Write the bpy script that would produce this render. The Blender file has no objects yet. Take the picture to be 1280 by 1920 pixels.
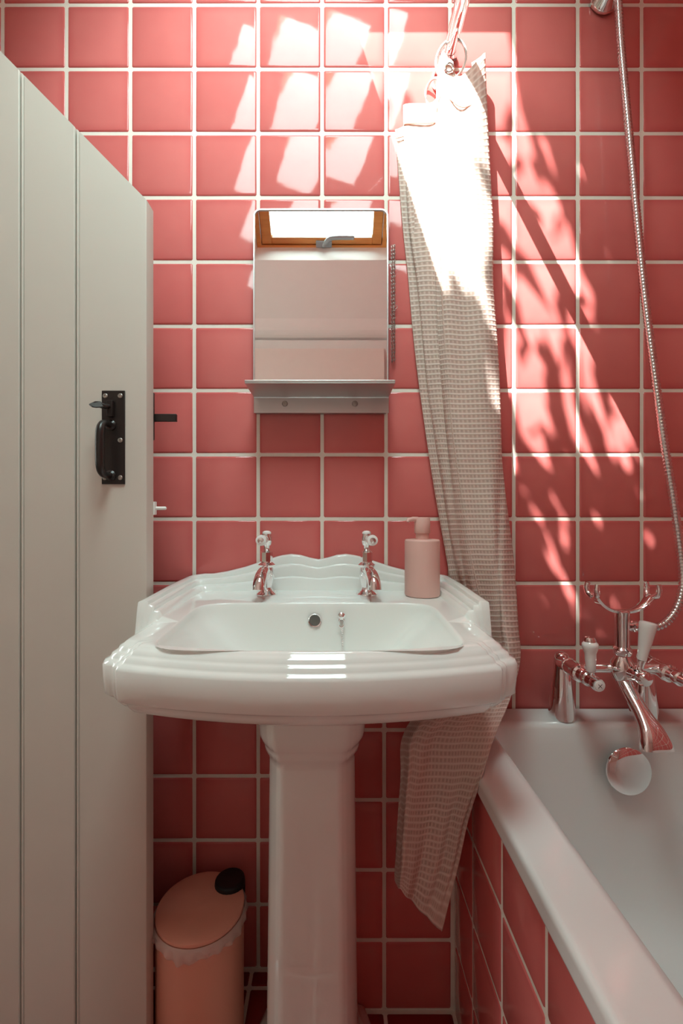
import bpy, math, random
from mathutils import Vector, Matrix

random.seed(7)
SC = bpy.context.scene
COL = SC.collection
PI = math.pi

# ------------------------------------------------------------------ camera, world, sun, exposure
CAMZ = 1.0023
cam = bpy.data.cameras.new('camera')
cam.sensor_fit = 'HORIZONTAL'
cam.sensor_width = 36.0
cam.lens = 36.0 * 857.0 / 1280.0
cam.shift_x = 16.0 / 1280.0
cam.shift_y = -3.0 / 1280.0
cam.clip_start = 0.01
camo = bpy.data.objects.new('camera', cam)
COL.objects.link(camo)
camo.location = (0, -1.0, CAMZ)
camo.rotation_euler = (PI / 2, 0, 0)
SC.camera = camo

W = bpy.data.worlds.new('sky')
SC.world = W
W.use_nodes = True
bg = W.node_tree.nodes['Background']
bg.inputs[0].default_value = (0.80, 1.0, 0.99, 1)
bg.inputs[1].default_value = 8.3

SUN = Vector((0.7755, 1.0, -1.525))
sl = bpy.data.lights.new('sun', 'SUN')
sl.energy = 9.5
sl.angle = 0.0045
sl.color = (1.0, 0.99, 0.95)
so = bpy.data.objects.new('sun', sl)
COL.objects.link(so)
so.rotation_euler = SUN.to_track_quat('-Z', 'Y').to_euler()
so.location = (-3, -4, 8)

# landing lamp seen only through the open doorway
hl = bpy.data.lights.new('landing_lamp', 'AREA')
hl.energy = 4.6
hl.shape = 'RECTANGLE'
hl.size = 0.35
hl.size_y = 0.8
hl.color = (0.92, 1.0, 0.96)
ho = bpy.data.objects.new('landing_lamp', hl)
COL.objects.link(ho)
ho.location = (-1.62, -0.10, 1.45)
ho.rotation_euler = Vector((1, -0.68, 0.06)).to_track_quat('-Z', 'Y').to_euler()

SC.view_settings.view_transform = 'Standard'
SC.view_settings.look = 'None'
SC.view_settings.gamma = 1.0
SC.view_settings.use_curve_mapping = False
SC.view_settings.exposure = 1.35
cy = SC.cycles
cy.use_denoising = True
cy.use_adaptive_sampling = True
cy.adaptive_threshold = 0.05
cy.max_bounces = 9
cy.diffuse_bounces = 5
cy.glossy_bounces = 5
cy.transparent_max_bounces = 12
cy.caustics_reflective = False
cy.caustics_refractive = False
cy.sample_clamp_indirect = 8.0
cy.blur_glossy = 0.5


# ------------------------------------------------------------------ measuring helper: a photo pixel at a given distance
def P(px, py, d):
    return Vector(((px - 624) / 857.0 * d, d - 1.0, CAMZ + (957 - py) / 857.0 * d))


# ------------------------------------------------------------------ materials
def srgb(r, g, b):
    f = lambda c: (c / 255.0 / 12.92) if c <= 10.3 else ((c / 255.0 + 0.055) / 1.055) ** 2.4
    return (f(r), f(g), f(b), 1)


def newmat(name):
    m = bpy.data.materials.new(name)
    m.use_nodes = True
    return m, m.node_tree, m.node_tree.nodes['Principled BSDF']


def bump(nt, bs, height, strength, dist):
    b = nt.nodes.new('ShaderNodeBump')
    b.inputs['Strength'].default_value = strength
    b.inputs['Distance'].default_value = dist
    nt.links.new(height, b.inputs['Height'])
    nt.links.new(b.outputs[0], bs.inputs['Normal'])
    return b


def coords(nt, kind='Object'):
    return nt.nodes.new('ShaderNodeTexCoord').outputs[kind]


def noise(nt, vec, scale, detail=2, dim='3D'):
    n = nt.nodes.new('ShaderNodeTexNoise')
    n.inputs['Scale'].default_value = scale
    n.inputs['Detail'].default_value = detail
    if vec is not None:
        nt.links.new(vec, n.inputs['Vector'])
    return n.outputs['Fac']


def math_(nt, op, a, b=None, c=None, clamp=False):
    n = nt.nodes.new('ShaderNodeMath')
    n.operation = op
    n.use_clamp = clamp
    for i, v in enumerate((a, b, c)):
        if v is None:
            continue
        if isinstance(v, (int, float)):
            n.inputs[i].default_value = v
        else:
            nt.links.new(v, n.inputs[i])
    return n.outputs[0]


def mixcol(nt, fac, a, b):
    n = nt.nodes.new('ShaderNodeMix')
    n.data_type = 'RGBA'
    if isinstance(fac, (int, float)):
        n.inputs[0].default_value = fac
    else:
        nt.links.new(fac, n.inputs[0])
    for i, v in ((6, a), (7, b)):
        if isinstance(v, tuple):
            n.inputs[i].default_value = v
        else:
            nt.links.new(v, n.inputs[i])
    return n.outputs[2]


M = {}


def simple(name, col, rough=0.5, metal=0.0, spec=0.5, coat=0.0, nscale=0, nstr=0.0, ndist=0.001, var=0.0):
    m, nt, bs = newmat(name)
    bs.inputs['Base Color'].default_value = col
    bs.inputs['Roughness'].default_value = rough
    bs.inputs['Metallic'].default_value = metal
    bs.inputs['Specular IOR Level'].default_value = spec
    bs.inputs['Coat Weight'].default_value = coat
    bs.inputs['Coat Roughness'].default_value = 0.04
    if nscale:
        h = noise(nt, coords(nt), nscale, 3)
        if nstr:
            bump(nt, bs, h, nstr, ndist)
        if var:
            dk = (col[0] * (1 - var), col[1] * (1 - var), col[2] * (1 - var), 1)
            nt.links.new(mixcol(nt, h, dk, col), bs.inputs['Base Color'])
    M[name] = m
    return m


def tile_material(name, centre, edge, vary):
    m, nt, bs = newmat(name)
    oi = nt.nodes.new('ShaderNodeObjectInfo')
    co = coords(nt)
    sep = nt.nodes.new('ShaderNodeSeparateXYZ')
    nt.links.new(co, sep.inputs[0])
    ax = math_(nt, 'ABSOLUTE', sep.outputs[0])
    ay = math_(nt, 'ABSOLUTE', sep.outputs[1])
    mx = math_(nt, 'SMOOTH_MAX', ax, ay, 0.012)
    mr = nt.nodes.new('ShaderNodeMapRange')
    mr.interpolation_type = 'SMOOTHSTEP'
    mr.inputs[1].default_value = 0.046
    mr.inputs[2].default_value = 0.072
    nt.links.new(mx, mr.inputs[0])
    # every tile has its own glaze: offset the noise with the object's random number
    cmb = nt.nodes.new('ShaderNodeCombineXYZ')
    r10 = math_(nt, 'MULTIPLY', oi.outputs['Random'], 37.0)
    for i in range(3):
        nt.links.new(r10, cmb.inputs[i])
    add = nt.nodes.new('ShaderNodeVectorMath')
    add.operation = 'ADD'
    nt.links.new(co, add.inputs[0])
    nt.links.new(cmb.outputs[0], add.inputs[1])
    n1 = noise(nt, add.outputs[0], 14, 2)
    n2 = noise(nt, add.outputs[0], 24, 1)
    f = math_(nt, 'MULTIPLY_ADD', n1, 0.5, -0.2, True)
    f2 = math_(nt, 'MULTIPLY', mr.outputs[0], 0.75)
    base = mixcol(nt, f2, centre, edge)
    dark = (centre[0] * vary, centre[1] * vary * .9, centre[2] * vary * .9, 1)
    rf = math_(nt, 'MULTIPLY', oi.outputs['Random'], 0.55)
    base = mixcol(nt, rf, base, dark)
    light = (min(1, centre[0] * 1.12), centre[1] * 1.35, centre[2] * 1.3, 1)
    base = mixcol(nt, f, base, light)
    nt.links.new(base, bs.inputs['Base Color'])
    bs.inputs['Roughness'].default_value = 0.09
    bs.inputs['Specular IOR Level'].default_value = 0.34
    bump(nt, bs, n2, 0.4, 0.0012)
    M[name] = m


tile_material('tile_glaze', srgb(219, 118, 114), srgb(205, 92, 91), 0.88)
tile_material('floor_glaze', srgb(150, 50, 46), srgb(130, 40, 38), 0.85)
simple('grout', srgb(246, 238, 226), 0.9, nscale=60, nstr=0.3, var=0.1)
simple('plaster', srgb(236, 228, 220), 0.85, nscale=30, nstr=0.15, var=0.04)
simple('reveal_paint', srgb(248, 248, 244), 0.8, nscale=30, nstr=0.1, var=0.03)
simple('door_paint', srgb(216, 208, 198), 0.42, nscale=9, nstr=0.25, ndist=0.002, var=0.05)
simple('ceramic', srgb(238, 240, 236), 0.045, spec=0.55, coat=0.35)
simple('acrylic', srgb(234, 234, 232), 0.09, spec=0.5, nscale=3, nstr=0.1, ndist=0.002)
simple('chrome', (0.90, 0.89, 0.89, 1), 0.045, metal=1.0)
simple('hose_metal', (0.72, 0.70, 0.70, 1), 0.16, metal=1.0)
simple('brushed_steel', (0.60, 0.59, 0.585, 1), 0.36, metal=1.0, nscale=160, nstr=0.04)
simple('mirror_silver', (0.93, 0.94, 0.93, 1), 0.004, metal=1.0, nscale=2.2, nstr=0.012, ndist=0.01)
simple('black_iron', srgb(34, 26, 24), 0.34, spec=0.5, nscale=70, nstr=0.2)
simple('black_plastic', srgb(12, 12, 13), 0.5)
simple('screw_metal', (0.42, 0.39, 0.36, 1), 0.4, metal=1.0)
simple('dispenser_pink', srgb(228, 182, 172), 0.55, nscale=200, nstr=0.03)
simple('bin_pink', srgb(235, 168, 146), 0.48, nscale=60, nstr=0.03)
simple('white_ceramic', srgb(244, 243, 240), 0.08, coat=0.4)
simple('white_plastic', srgb(240, 238, 234), 0.35)
simple('grey_handle', srgb(150, 160, 162), 0.4)
simple('dark_hole', srgb(110, 112, 108), 0.3, metal=0.6)
simple('bark', srgb(96, 78, 60), 0.9, nscale=20, nstr=0.5, var=0.4)
simple('slate', srgb(90, 92, 98), 0.8, nscale=20, nstr=0.3, var=0.3)


def wood_material():
    m, nt, bs = newmat('pine')
    mp = nt.nodes.new('ShaderNodeMapping')
    mp.inputs['Scale'].default_value = (3, 40, 40)
    nt.links.new(coords(nt), mp.inputs[0])
    n = noise(nt, mp.outputs[0], 2.0, 4)
    nt.links.new(mixcol(nt, n, srgb(178, 112, 52), srgb(226, 164, 92)), bs.inputs['Base Color'])
    bs.inputs['Roughness'].default_value = 0.4
    M['pine'] = m


wood_material()


def pane_material():
    m, nt, bs = newmat('window_glass')
    nt.nodes.remove(bs)
    out = nt.nodes['Material Output']
    tr = nt.nodes.new('ShaderNodeBsdfTransparent')
    tr.inputs[0].default_value = (0.94, 0.97, 0.96, 1)
    gl = nt.nodes.new('ShaderNodeBsdfGlossy')
    gl.inputs['Roughness'].default_value = 0.01
    fr = nt.nodes.new('ShaderNodeFresnel')
    fr.inputs[0].default_value = 1.45
    mx = nt.nodes.new('ShaderNodeMixShader')
    nt.links.new(fr.outputs[0], mx.inputs[0])
    nt.links.new(tr.outputs[0], mx.inputs[1])
    nt.links.new(gl.outputs[0], mx.inputs[2])
    nt.links.new(mx.outputs[0], out.inputs[0])
    M['window_glass'] = m


pane_material()


def cloth_material():
    m, nt, bs = newmat('waffle_cotton')
    uv = coords(nt, 'UV')
    sep = nt.nodes.new('ShaderNodeSeparateXYZ')
    nt.links.new(uv, sep.inputs[0])
    # u and v are metres along the cloth
    su = math_(nt, 'SINE', math_(nt, 'MULTIPLY', sep.outputs[0], 2 * PI / 0.0085))
    sv = math_(nt, 'SINE', math_(nt, 'MULTIPLY', sep.outputs[1], 2 * PI / 0.0105))
    hu = math_(nt, 'POWER', math_(nt, 'MULTIPLY_ADD', su, 0.5, 0.5), 2.0)
    hv = math_(nt, 'POWER', math_(nt, 'MULTIPLY_ADD', sv, 0.5, 0.5), 2.5)
    h = math_(nt, 'MAXIMUM', math_(nt, 'MULTIPLY', hu, 0.45), hv)
    bump(nt, bs, h, 0.5, 0.0016)
    pit = srgb(230, 205, 192)
    ridge = srgb(247, 236, 227)
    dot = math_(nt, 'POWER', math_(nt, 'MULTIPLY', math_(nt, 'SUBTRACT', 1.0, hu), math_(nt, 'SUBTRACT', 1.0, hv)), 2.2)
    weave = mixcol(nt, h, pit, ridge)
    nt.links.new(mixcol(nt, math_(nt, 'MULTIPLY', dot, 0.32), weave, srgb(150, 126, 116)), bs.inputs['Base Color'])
    bs.inputs['Roughness'].default_value = 0.85
    bs.inputs['Specular IOR Level'].default_value = 0.2
    out = nt.nodes['Material Output']
    tl = nt.nodes.new('ShaderNodeBsdfTranslucent')
    tl.inputs[0].default_value = srgb(238, 178, 150)
    mx = nt.nodes.new('ShaderNodeMixShader')
    mx.inputs[0].default_value = 0.28
    nt.links.new(bs.outputs[0], mx.inputs[1])
    nt.links.new(tl.outputs[0], mx.inputs[2])
    nt.links.new(mx.outputs[0], out.inputs[0])
    M['waffle_cotton'] = m


cloth_material()


def film_material():
    m, nt, bs = newmat('liner_film')
    bs.inputs['Base Color'].default_value = srgb(232, 214, 208)
    bs.inputs['Roughness'].default_value = 0.25
    out = nt.nodes['Material Output']
    tr = nt.nodes.new('ShaderNodeBsdfTransparent')
    mx = nt.nodes.new('ShaderNodeMixShader')
    mx.inputs[0].default_value = 0.45
    nt.links.new(bs.outputs[0], mx.inputs[1])
    nt.links.new(tr.outputs[0], mx.inputs[2])
    nt.links.new(mx.outputs[0], out.inputs[0])
    M['liner_film'] = m


film_material()


def leaf_material():
    m, nt, bs = newmat('leaf_green')
    n = noise(nt, coords(nt), 5, 2)
    nt.links.new(mixcol(nt, n, srgb(70, 104, 44), srgb(130, 160, 80)), bs.inputs['Base Color'])
    bs.inputs['Roughness'].default_value = 0.5
    M['leaf_green'] = m


leaf_material()


# ------------------------------------------------------------------ mesh helpers
class MB:
    """collects shapes in world coordinates; build() links them as one mesh object"""

    def __init__(self):
        self.v, self.f, self.uv = [], [], None

    def add(self, vs, fs):
        n = len(self.v)
        self.v += [Vector(p) for p in vs]
        self.f += [tuple(i + n for i in q) for q in fs]
        return self

    def box(self, x0, x1, y0, y1, z0, z1):
        vs = [(x, y, z) for z in (z0, z1) for y in (y0, y1) for x in (x0, x1)]
        return self.add(vs, [(0, 2, 3, 1), (4, 5, 7, 6), (0, 1, 5, 4), (2, 6, 7, 3), (0, 4, 6, 2), (1, 3, 7, 5)])

    def prism(self, poly, a, b, axis):
        """poly in the two other axes (cyclic order), extruded from a to b along axis"""
        n = len(poly)
        vs = []
        for t in (a, b):
            for (p, q) in poly:
                vs.append({'x': (t, p, q), 'y': (p, t, q), 'z': (p, q, t)}[axis])
        fs = [(i, (i + 1) % n, n + (i + 1) % n, n + i) for i in range(n)]
        fs += [tuple(range(n - 1, -1, -1)), tuple(range(n, 2 * n))]
        return self.add(vs, fs)

    def lathe(self, prof, base, axis=(0, 0, 1), seg=28):
        q = Vector(axis).normalized().to_track_quat('Z', 'Y').to_matrix()
        base = Vector(base)
        vs, fs = [], []
        for (r, z) in prof:
            for k in range(seg):
                a = 2 * PI * k / seg
                vs.append(base + q @ Vector((r * math.cos(a), r * math.sin(a), z)))
        for i in range(len(prof) - 1):
            for k in range(seg):
                k2 = (k + 1) % seg
                fs.append((i * seg + k, i * seg + k2, (i + 1) * seg + k2, (i + 1) * seg + k))
        if prof[0][0] > 1e-5:
            fs.append(tuple(range(seg - 1, -1, -1)))
        if prof[-1][0] > 1e-5:
            o = (len(prof) - 1) * seg
            fs.append(tuple(range(o, o + seg)))
        return self.add(vs, fs)

    def tube(self, pts, rad, seg=12, caps=True, closed=False, flat=1.0):
        pts = [Vector(p) for p in pts]
        n = len(pts)
        rads = rad if isinstance(rad, (list, tuple)) else [rad] * n
        tan = []
        for i in range(n):
            if closed:
                t = pts[(i + 1) % n] - pts[i - 1]
            else:
                t = pts[min(i + 1, n - 1)] - pts[max(i - 1, 0)]
            tan.append(t.normalized())
        up = Vector((0, 0, 1)) if abs(tan[0].z) < 0.9 else Vector((0, 1, 0))
        nrm = (up - tan[0] * up.dot(tan[0])).normalized()
        vs, fs = [], []
        for i in range(n):
            nrm = (nrm - tan[i] * nrm.dot(tan[i])).normalized()
            b = tan[i].cross(nrm)
            for k in range(seg):
                a = 2 * PI * k / seg
                vs.append(pts[i] + (nrm * math.cos(a) * flat + b * math.sin(a)) * rads[i])
        m = n if closed else n - 1
        for i in range(m):
            j = (i + 1) % n
            for k in range(seg):
                k2 = (k + 1) % seg
                fs.append((i * seg + k, i * seg + k2, j * seg + k2, j * seg + k))
        if caps and not closed:
            fs.append(tuple(range(seg - 1, -1, -1)))
            fs.append(tuple(range((n - 1) * seg, n * seg)))
        return self.add(vs, fs)

    def torus(self, c, axis, R, r, seg=28, rs=8, stretch=1.0):
        q = Vector(axis).normalized().to_track_quat('Z', 'Y').to_matrix()
        pts = [Vector(c) + q @ Vector((R * math.cos(2 * PI * k / seg), R * stretch * math.sin(2 * PI * k / seg), 0)) for k in range(seg)]
        return self.tube(pts, r, rs, closed=True)

    def loft(self, rings, closed=True, cap0=True, cap1=True):
        n = len(rings[0])
        vs = [p for r in rings for p in r]
        fs = []
        for i in range(len(rings) - 1):
            for k in range(n if closed else n - 1):
                k2 = (k + 1) % n
                fs.append((i * n + k, i * n + k2, (i + 1) * n + k2, (i + 1) * n + k))
        if cap0:
            fs.append(tuple(range(n - 1, -1, -1)))
        if cap1:
            o = (len(rings) - 1) * n
            fs.append(tuple(range(o, o + n)))
        return self.add(vs, fs)

    def build(self, name, mat, parent=None, origin=None, smooth=True, bevel=0.0, segs=2, angle=40, subsurf=0):
        org = Vector(origin) if origin is not None else (ORG[parent.name] if parent is not None else Vector((0, 0, 0)))
        me = bpy.data.meshes.new(name)
        me.from_pydata([tuple(p - org) for p in self.v], [], self.f)
        me.materials.append(M[mat] if isinstance(mat, str) else mat)
        o = bpy.data.objects.new(name, me)
        COL.objects.link(o)
        if parent is not None:
            o.parent = parent
            o.location = org - ORG[parent.name]
        else:
            o.location = org
        ORG[o.name] = org
        if smooth:
            me.shade_smooth()
            me.set_sharp_from_angle(angle=math.radians(angle))
        if bevel:
            b = o.modifiers.new('bevel', 'BEVEL')
            b.width = bevel
            b.segments = segs
            b.limit_method = 'ANGLE'
            b.angle_limit = math.radians(35)
            b.harden_normals = False
        if subsurf:
            s = o.modifiers.new('subsurf', 'SUBSURF')
            s.levels = s.render_levels = subsurf
        me.update()
        return o


ORG = {}


def thing(name, loc, label, cat, group=None):
    o = bpy.data.objects.new(name, None)
    COL.objects.link(o)
    o.location = loc
    o.empty_display_size = 0.05
    ORG[o.name] = Vector(loc)
    tag(o, label, cat, group)
    return o


def tag(o, label, cat=None, group=None, kind=None):
    o['label'] = label
    if cat:
        o['category'] = cat
    if group:
        o['group'] = group
    if kind:
        o['kind'] = kind
    return o


def struct(o, label=None):
    o['kind'] = 'structure'
    if label:
        o['label'] = label
    return o


def catmull(pts, n):
    """smooth polyline through pts, n points per span"""
    pts = [Vector(p) for p in pts]
    out = []
    for i in range(len(pts) - 1):
        p0 = pts[max(i - 1, 0)]
        p1, p2 = pts[i], pts[i + 1]
        p3 = pts[min(i + 2, len(pts) - 1)]
        for k in range(n):
            t = k / n
            out.append(0.5 * ((2 * p1) + (p2 - p0) * t + (2 * p0 - 5 * p1 + 4 * p2 - p3) * t * t + (3 * p1 - p0 - 3 * p2 + p3) * t ** 3))
    out.append(pts[-1])
    return out


# ------------------------------------------------------------------ the setting
XL, XR = -0.97, 0.90          # side walls
YB = -1.65                    # far end of the bath recess, behind the camera
YF = -1.14                    # knee wall behind the camera
TANR = 0.898                  # roof slope


def zglass(y):
    return 2.136 + TANR * (y + 0.93)


def zceil(y):
    return zglass(y) - 0.2016


PX, PZ = 0.1397, 0.1405
GAP = 0.0065
TH = 0.0045
SINK = 0.0031

# one tile mesh: local x,y across the face, z out of the wall; pillowed edge
TILE_MESH = {}


def tile_mesh(w, h, mat):
    key = (round(w, 4), round(h, 4), mat)
    if key in TILE_MESH:
        return TILE_MESH[key]
    rings = []
    for ins, z in ((0, -0.002), (0, 0.0018), (0.0012, 0.0034), (0.0042, 0.0045)):
        a, b = w / 2 - ins, h / 2 - ins
        c = 0.0022
        rings.append([(a, b - c, z), (a - c, b, z), (-a + c, b, z), (-a, b - c, z), (-a, -b + c, z), (-a + c, -b, z), (a - c, -b, z), (a, -b + c, z)])
    mb = MB()
    mb.loft([[Vector(p) for p in r] for r in rings], cap0=False)
    me = bpy.data.meshes.new('tile')
    me.from_pydata([tuple(p) for p in mb.v], [], mb.f)
    me.materials.append(M[mat])
    me.shade_smooth()
    me.set_sharp_from_angle(angle=math.radians(60))
    TILE_MESH[key] = me
    return me


def put_tile(parent, centre, w, h, frm, mat='tile_glaze', tilt=0.0018):
    """frame: 3x3 matrix, columns = across, up, outward"""
    o = bpy.data.objects.new('tile', tile_mesh(w, h, mat))
    COL.objects.link(o)
    o.parent = parent
    o.location = Vector(centre) - frm.col[2] * SINK - ORG[parent.name]
    j = Matrix.Rotation(random.uniform(-tilt, tilt), 3, 'X') @ Matrix.Rotation(random.uniform(-tilt, tilt), 3, 'Y') @ Matrix.Rotation(random.uniform(-.003, .003), 3, 'Z')
    o.rotation_euler = (frm @ j).to_euler()
    return o


def frame(across, up, out):
    return Matrix((across, up, out)).transposed()


F_BACK = frame((1, 0, 0), (0, 0, 1), (0, -1, 0))
F_RIGHT = frame((0, -1, 0), (0, 0, 1), (-1, 0, 0))
F_FLOOR = frame((1, 0, 0), (0, 1, 0), (0, 0, 1))


def spans(lo, hi, start, pitch):
    """cells of a grid clipped to [lo, hi]"""
    k = math.floor((lo - start) / pitch)
    out = []
    while start + k * pitch < hi - 1e-4:
        a, b = max(lo, start + k * pitch), min(hi, start + (k + 1) * pitch)
        if b - a > 0.02:
            out.append((a, b))
        k += 1
    return out


# back wall
mb = MB()
mb.box(XL - 0.1, XR + 0.1, 0.0, 0.08, 0, 3.0)
wall_back = struct(mb.build('wall_back', 'grout', smooth=False), 'pink glazed tile wall with off white grout behind the basin')
X0 = -0.1634
for (za, zb) in spans(0, 2.53, 0, PZ):
    for (xa, xb) in spans(XL, XR, X0, PX):
        put_tile(wall_back, ((xa + xb) / 2, -0.0005, (za + zb) / 2), round(xb - xa - GAP, 4), round(zb - za - GAP, 4), F_BACK)
mb = MB()
mb.box(XL, XR, -0.004, 0.0, 2.535, 2.95)
struct(mb.build('wall_upper', 'plaster', smooth=False))

# tiled boxing under the basin
BX0, BX1, BY, BZ = -0.0343, 0.2397, -0.083, 0.600
mb = MB()
mb.box(BX0, 0.244, BY, -0.001, 0, BZ)
wall_box = struct(mb.build('wall_boxing', 'grout', smooth=False), 'low tiled pipe boxing beside the pedestal')
for (za, zb) in spans(0, BZ, 0, PZ):
    for (xa, xb) in spans(BX0, BX1, BX0, 0.137):
        put_tile(wall_box, ((xa + xb) / 2, BY - .0005, (za + zb) / 2), round(xb - xa - GAP, 4), round(zb - za - GAP, 4), F_BACK)

# bath side panel
PXP = 0.2440
mb = MB()
mb.box(PXP, PXP + 0.02, YB, BY - 0.0005, 0, 0.540)
wall_panel = struct(mb.build('wall_bath_panel', 'grout', smooth=False), 'dark pink tiled panel along the side of the bath')
F_PANEL = F_RIGHT
for (za, zb) in spans(0, 0.538, 0, PZ + .001):
    for (ya, yb) in spans(YB, BY - 0.006, -0.203, 0.1375):
        put_tile(wall_panel, (PXP - .0005, (ya + yb) / 2, (za + zb) / 2), round(yb - ya - GAP, 4), round(zb - za - GAP, 4), F_PANEL)

# right wall, tiled up to the slope
mb = MB()
mb.prism([(YB - .1, 0), (0.08, 0), (0.08, zglass(0.08)), (YB - .1, zglass(YB - .1))], XR, XR + 0.08, 'x')
wall_right = struct(mb.build('wall_right', 'grout', smooth=False), 'pink tiled wall along the far side of the bath')
for (za, zb) in spans(0.5, 2.53, 0, PZ):
    for (ya, yb) in spans(YB, -0.005, 0, PX):
        if zb > zceil(ya) - 0.01:
            continue
        put_tile(wall_right, (XR - .0005, (ya + yb) / 2, (za + zb) / 2), round(yb - ya - GAP, 4), round(zb - za - GAP, 4), F_RIGHT)

# floor
mb = MB()
mb.box(XL - 1.1, XR + 0.1, YB - 0.1, 0.08, -0.08, -0.0)
floor = struct(mb.build('floor', 'grout', smooth=False), 'dark red tiled floor')
for (xa, xb) in spans(XL, PXP - 0.004, -0.176, PX):
    for (ya, yb) in spans(YF, -0.004, -0.041, PX):
        if xa > BX0 - 0.02 and yb > BY:
            yb = BY - 0.004
            if yb - ya < 0.03:
                continue
        put_tile(floor, ((xa + xb) / 2, (ya + yb) / 2, 0.0005), round(xb - xa - GAP, 4), round(yb - ya - GAP, 4), F_FLOOR, 'floor_glaze', 0.002)

# left wall with the sloping-topped doorway
DY0, DY1 = -0.86, -0.16
mb = MB()
mb.prism([(DY1, 0), (0.0, 0), (0.0, zglass(0)), (DY1, zglass(DY1))], XL - 0.1, XL, 'x')
mb.prism([(YB, 0), (DY0, 0), (DY0, zglass(DY0)), (YB, zglass(YB))], XL - 0.1, XL, 'x')
mb.prism([(DY0, 1.52), (DY1, 2.12), (DY1, zglass(DY1)), (DY0, zglass(DY0))], XL - 0.1, XL, 'x')
struct(mb.build('wall_left', 'plaster', smooth=False))
# landing outside the door
mb = MB()
mb.box(XL - 1.1, XL - 1.04, YB, 0.08, 0, 2.4)
mb.box(XL - 1.04, XL - 0.1, 0.02, 0.08, 0, 2.4)
mb.box(XL - 1.04, XL - 0.1, YB - .06, YB, 0, 2.4)
mb.box(XL - 1.1, XL - 0.1, YB - .06, 0.08, 2.4, 2.46)
struct(mb.build('wall_landing', 'plaster', smooth=False))

# knee wall behind the camera, bath recess beside it
mb = MB()
mb.box(XL, 0.235, YB, YF, 0, zceil(YF) + 0.02)
struct(mb.build('wall_knee', 'plaster', smooth=False))
mb = MB()
mb.box(0.236, XR, YB - 0.08, YB, 0, zceil(YB) + 0.05)
struct(mb.build('wall_recess', 'plaster', smooth=False))

# sloping ceiling with the skylight opening
SX0, SX1 = -0.315, 0.222
SY0, SY1 = -0.955, -0.325     # opening (lower edge, upper edge) in plan


def slab(mb, x0, x1, y0, y1, up=0.0):
    a = [(y0, zceil(y0)), (y1, zceil(y1)), (y1, zglass(y1) + up), (y0, zglass(y0) + up)]
    mb.prism(a, x0, x1, 'x')


mb = MB()
slab(mb, XL - .1, SX0, YB - .1, 0.05)
slab(mb, SX1, XR + .1, YB - .1, 0.05)
# lower reveal square to the slope, upper reveal level
yi = SY0 + 0.0965
mb.prism([(YB - .1, zceil(YB - .1)), (yi, zceil(yi)), (SY0, zglass(SY0)), (YB - .1, zglass(YB - .1))], SX0, SX1, 'x')
yu = SY1 + 0.2016 / TANR
mb.prism([(yu, zceil(yu)), (0.05, zceil(0.05)), (0.05, zglass(0.05)), (SY1, zglass(SY1))], SX0, SX1, 'x')
# rounded purlin that swells out of the slope above the knee wall
b = []
for k in range(9):
    t = k / 8
    y = -1.035 - 0.075 * t
    b.append((y, zceil(y) - 0.014 * math.sin(PI * min(1, t * 1.15)) if t < 1 else zceil(y)))
b.append((-1.11, zceil(-1.11) + .03))
b.append((-1.035, zceil(-1.035) + .03))
mb.prism(b, XL, 0.6, 'x')
struct(mb.build('ceiling', 'reveal_paint', smooth=False), 'white sloping ceiling')

# skylight: fixed frame, sash, glass, handle  (built in slope coordinates)
SLO = math.atan(TANR)
E_UP = Vector((0, math.cos(SLO), math.sin(SLO)))     # up the slope
E_IN = Vector((0, math.sin(SLO), -math.cos(SLO)))    # into the room
G0 = Vector((0, -0.93, zglass(-0.93)))               # lower edge of the glass


def S(x, s, n):
    return Vector((x, 0, 0)) + G0 + E_UP * s + E_IN * n


def sbox(mb, x0, x1, s0, s1, n0, n1):
    vs = [S(x, s, n) for n in (n0, n1) for s in (s0, s1) for x in (x0, x1)]
    mb.add(vs, [(0, 1, 3, 2), (4, 6, 7, 5), (0, 4, 5, 1), (2, 3, 7, 6), (0, 2, 6, 4), (1, 5, 7, 3)])


GX0, GX1 = -0.2527, 0.162
GL = 0.55 / math.cos(SLO)
win = bpy.data.objects.new('window_1', None)
COL.objects.link(win)
win.location = G0
ORG[win.name] = G0.copy()
tag(win, 'pine framed roof window in the sloping ceiling, seen in the mirror', kind='structure')
A0, A1 = SX0 + 0.001, SX1 - 0.001
L0, L1 = (SY0 + .93) / math.cos(SLO) - .005, (SY1 + .93) / math.cos(SLO) + .005
mb = MB()
fw = 0.018
sbox(mb, A0, A0 + fw, L0, L1, -0.05, 0.024)
sbox(mb, A1 - fw, A1, L0, L1, -0.05, 0.024)
sbox(mb, A0 + fw, A1 - fw, L0, L0 + .012, -0.05, 0.024)
sbox(mb, A0 + fw, A1 - fw, L1 - fw, L1, -0.05, 0.024)
mb.build('window_frame', 'pine', win, smooth=False)
for nm, (x0, x1, s0, s1) in {'sash_stile': (A0 + fw + .002, GX0, L0 + .014, L1 - fw - .002), 'sash_stile_b': (GX1, A1 - fw - .002, L0 + .014, L1 - fw - .002),
                             'sash_rail': (GX0, GX1, L0 + .014, 0.0), 'sash_rail_b': (GX0, GX1, GL, L1 - fw - .002)}.items():
    mb = MB()
    sbox(mb, x0, x1, min(s0, s1), max(s0, s1), -0.03, 0.018)
    mb.build(nm.replace('_b', ''), 'pine', win, smooth=True, bevel=0.003)
mb = MB()
sbox(mb, GX0 - .004, GX1 + .004, -.004, GL + .004, -0.008, -0.002)
mb.build('pane', 'window_glass', win, smooth=False)
mb = MB()
hc = -0.035
sbox(mb, hc - .035, hc + .03, L0 + .006, L0 + .03, 0.018, 0.032)
hp = [S(hc, L0 + .018, 0.032), S(hc, L0 + .022, 0.057), S(hc + .012, L0 + .045, 0.070), S(hc + .04, L0 + .055, 0.072), S(hc + .12, L0 + .055, 0.070)]
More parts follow.
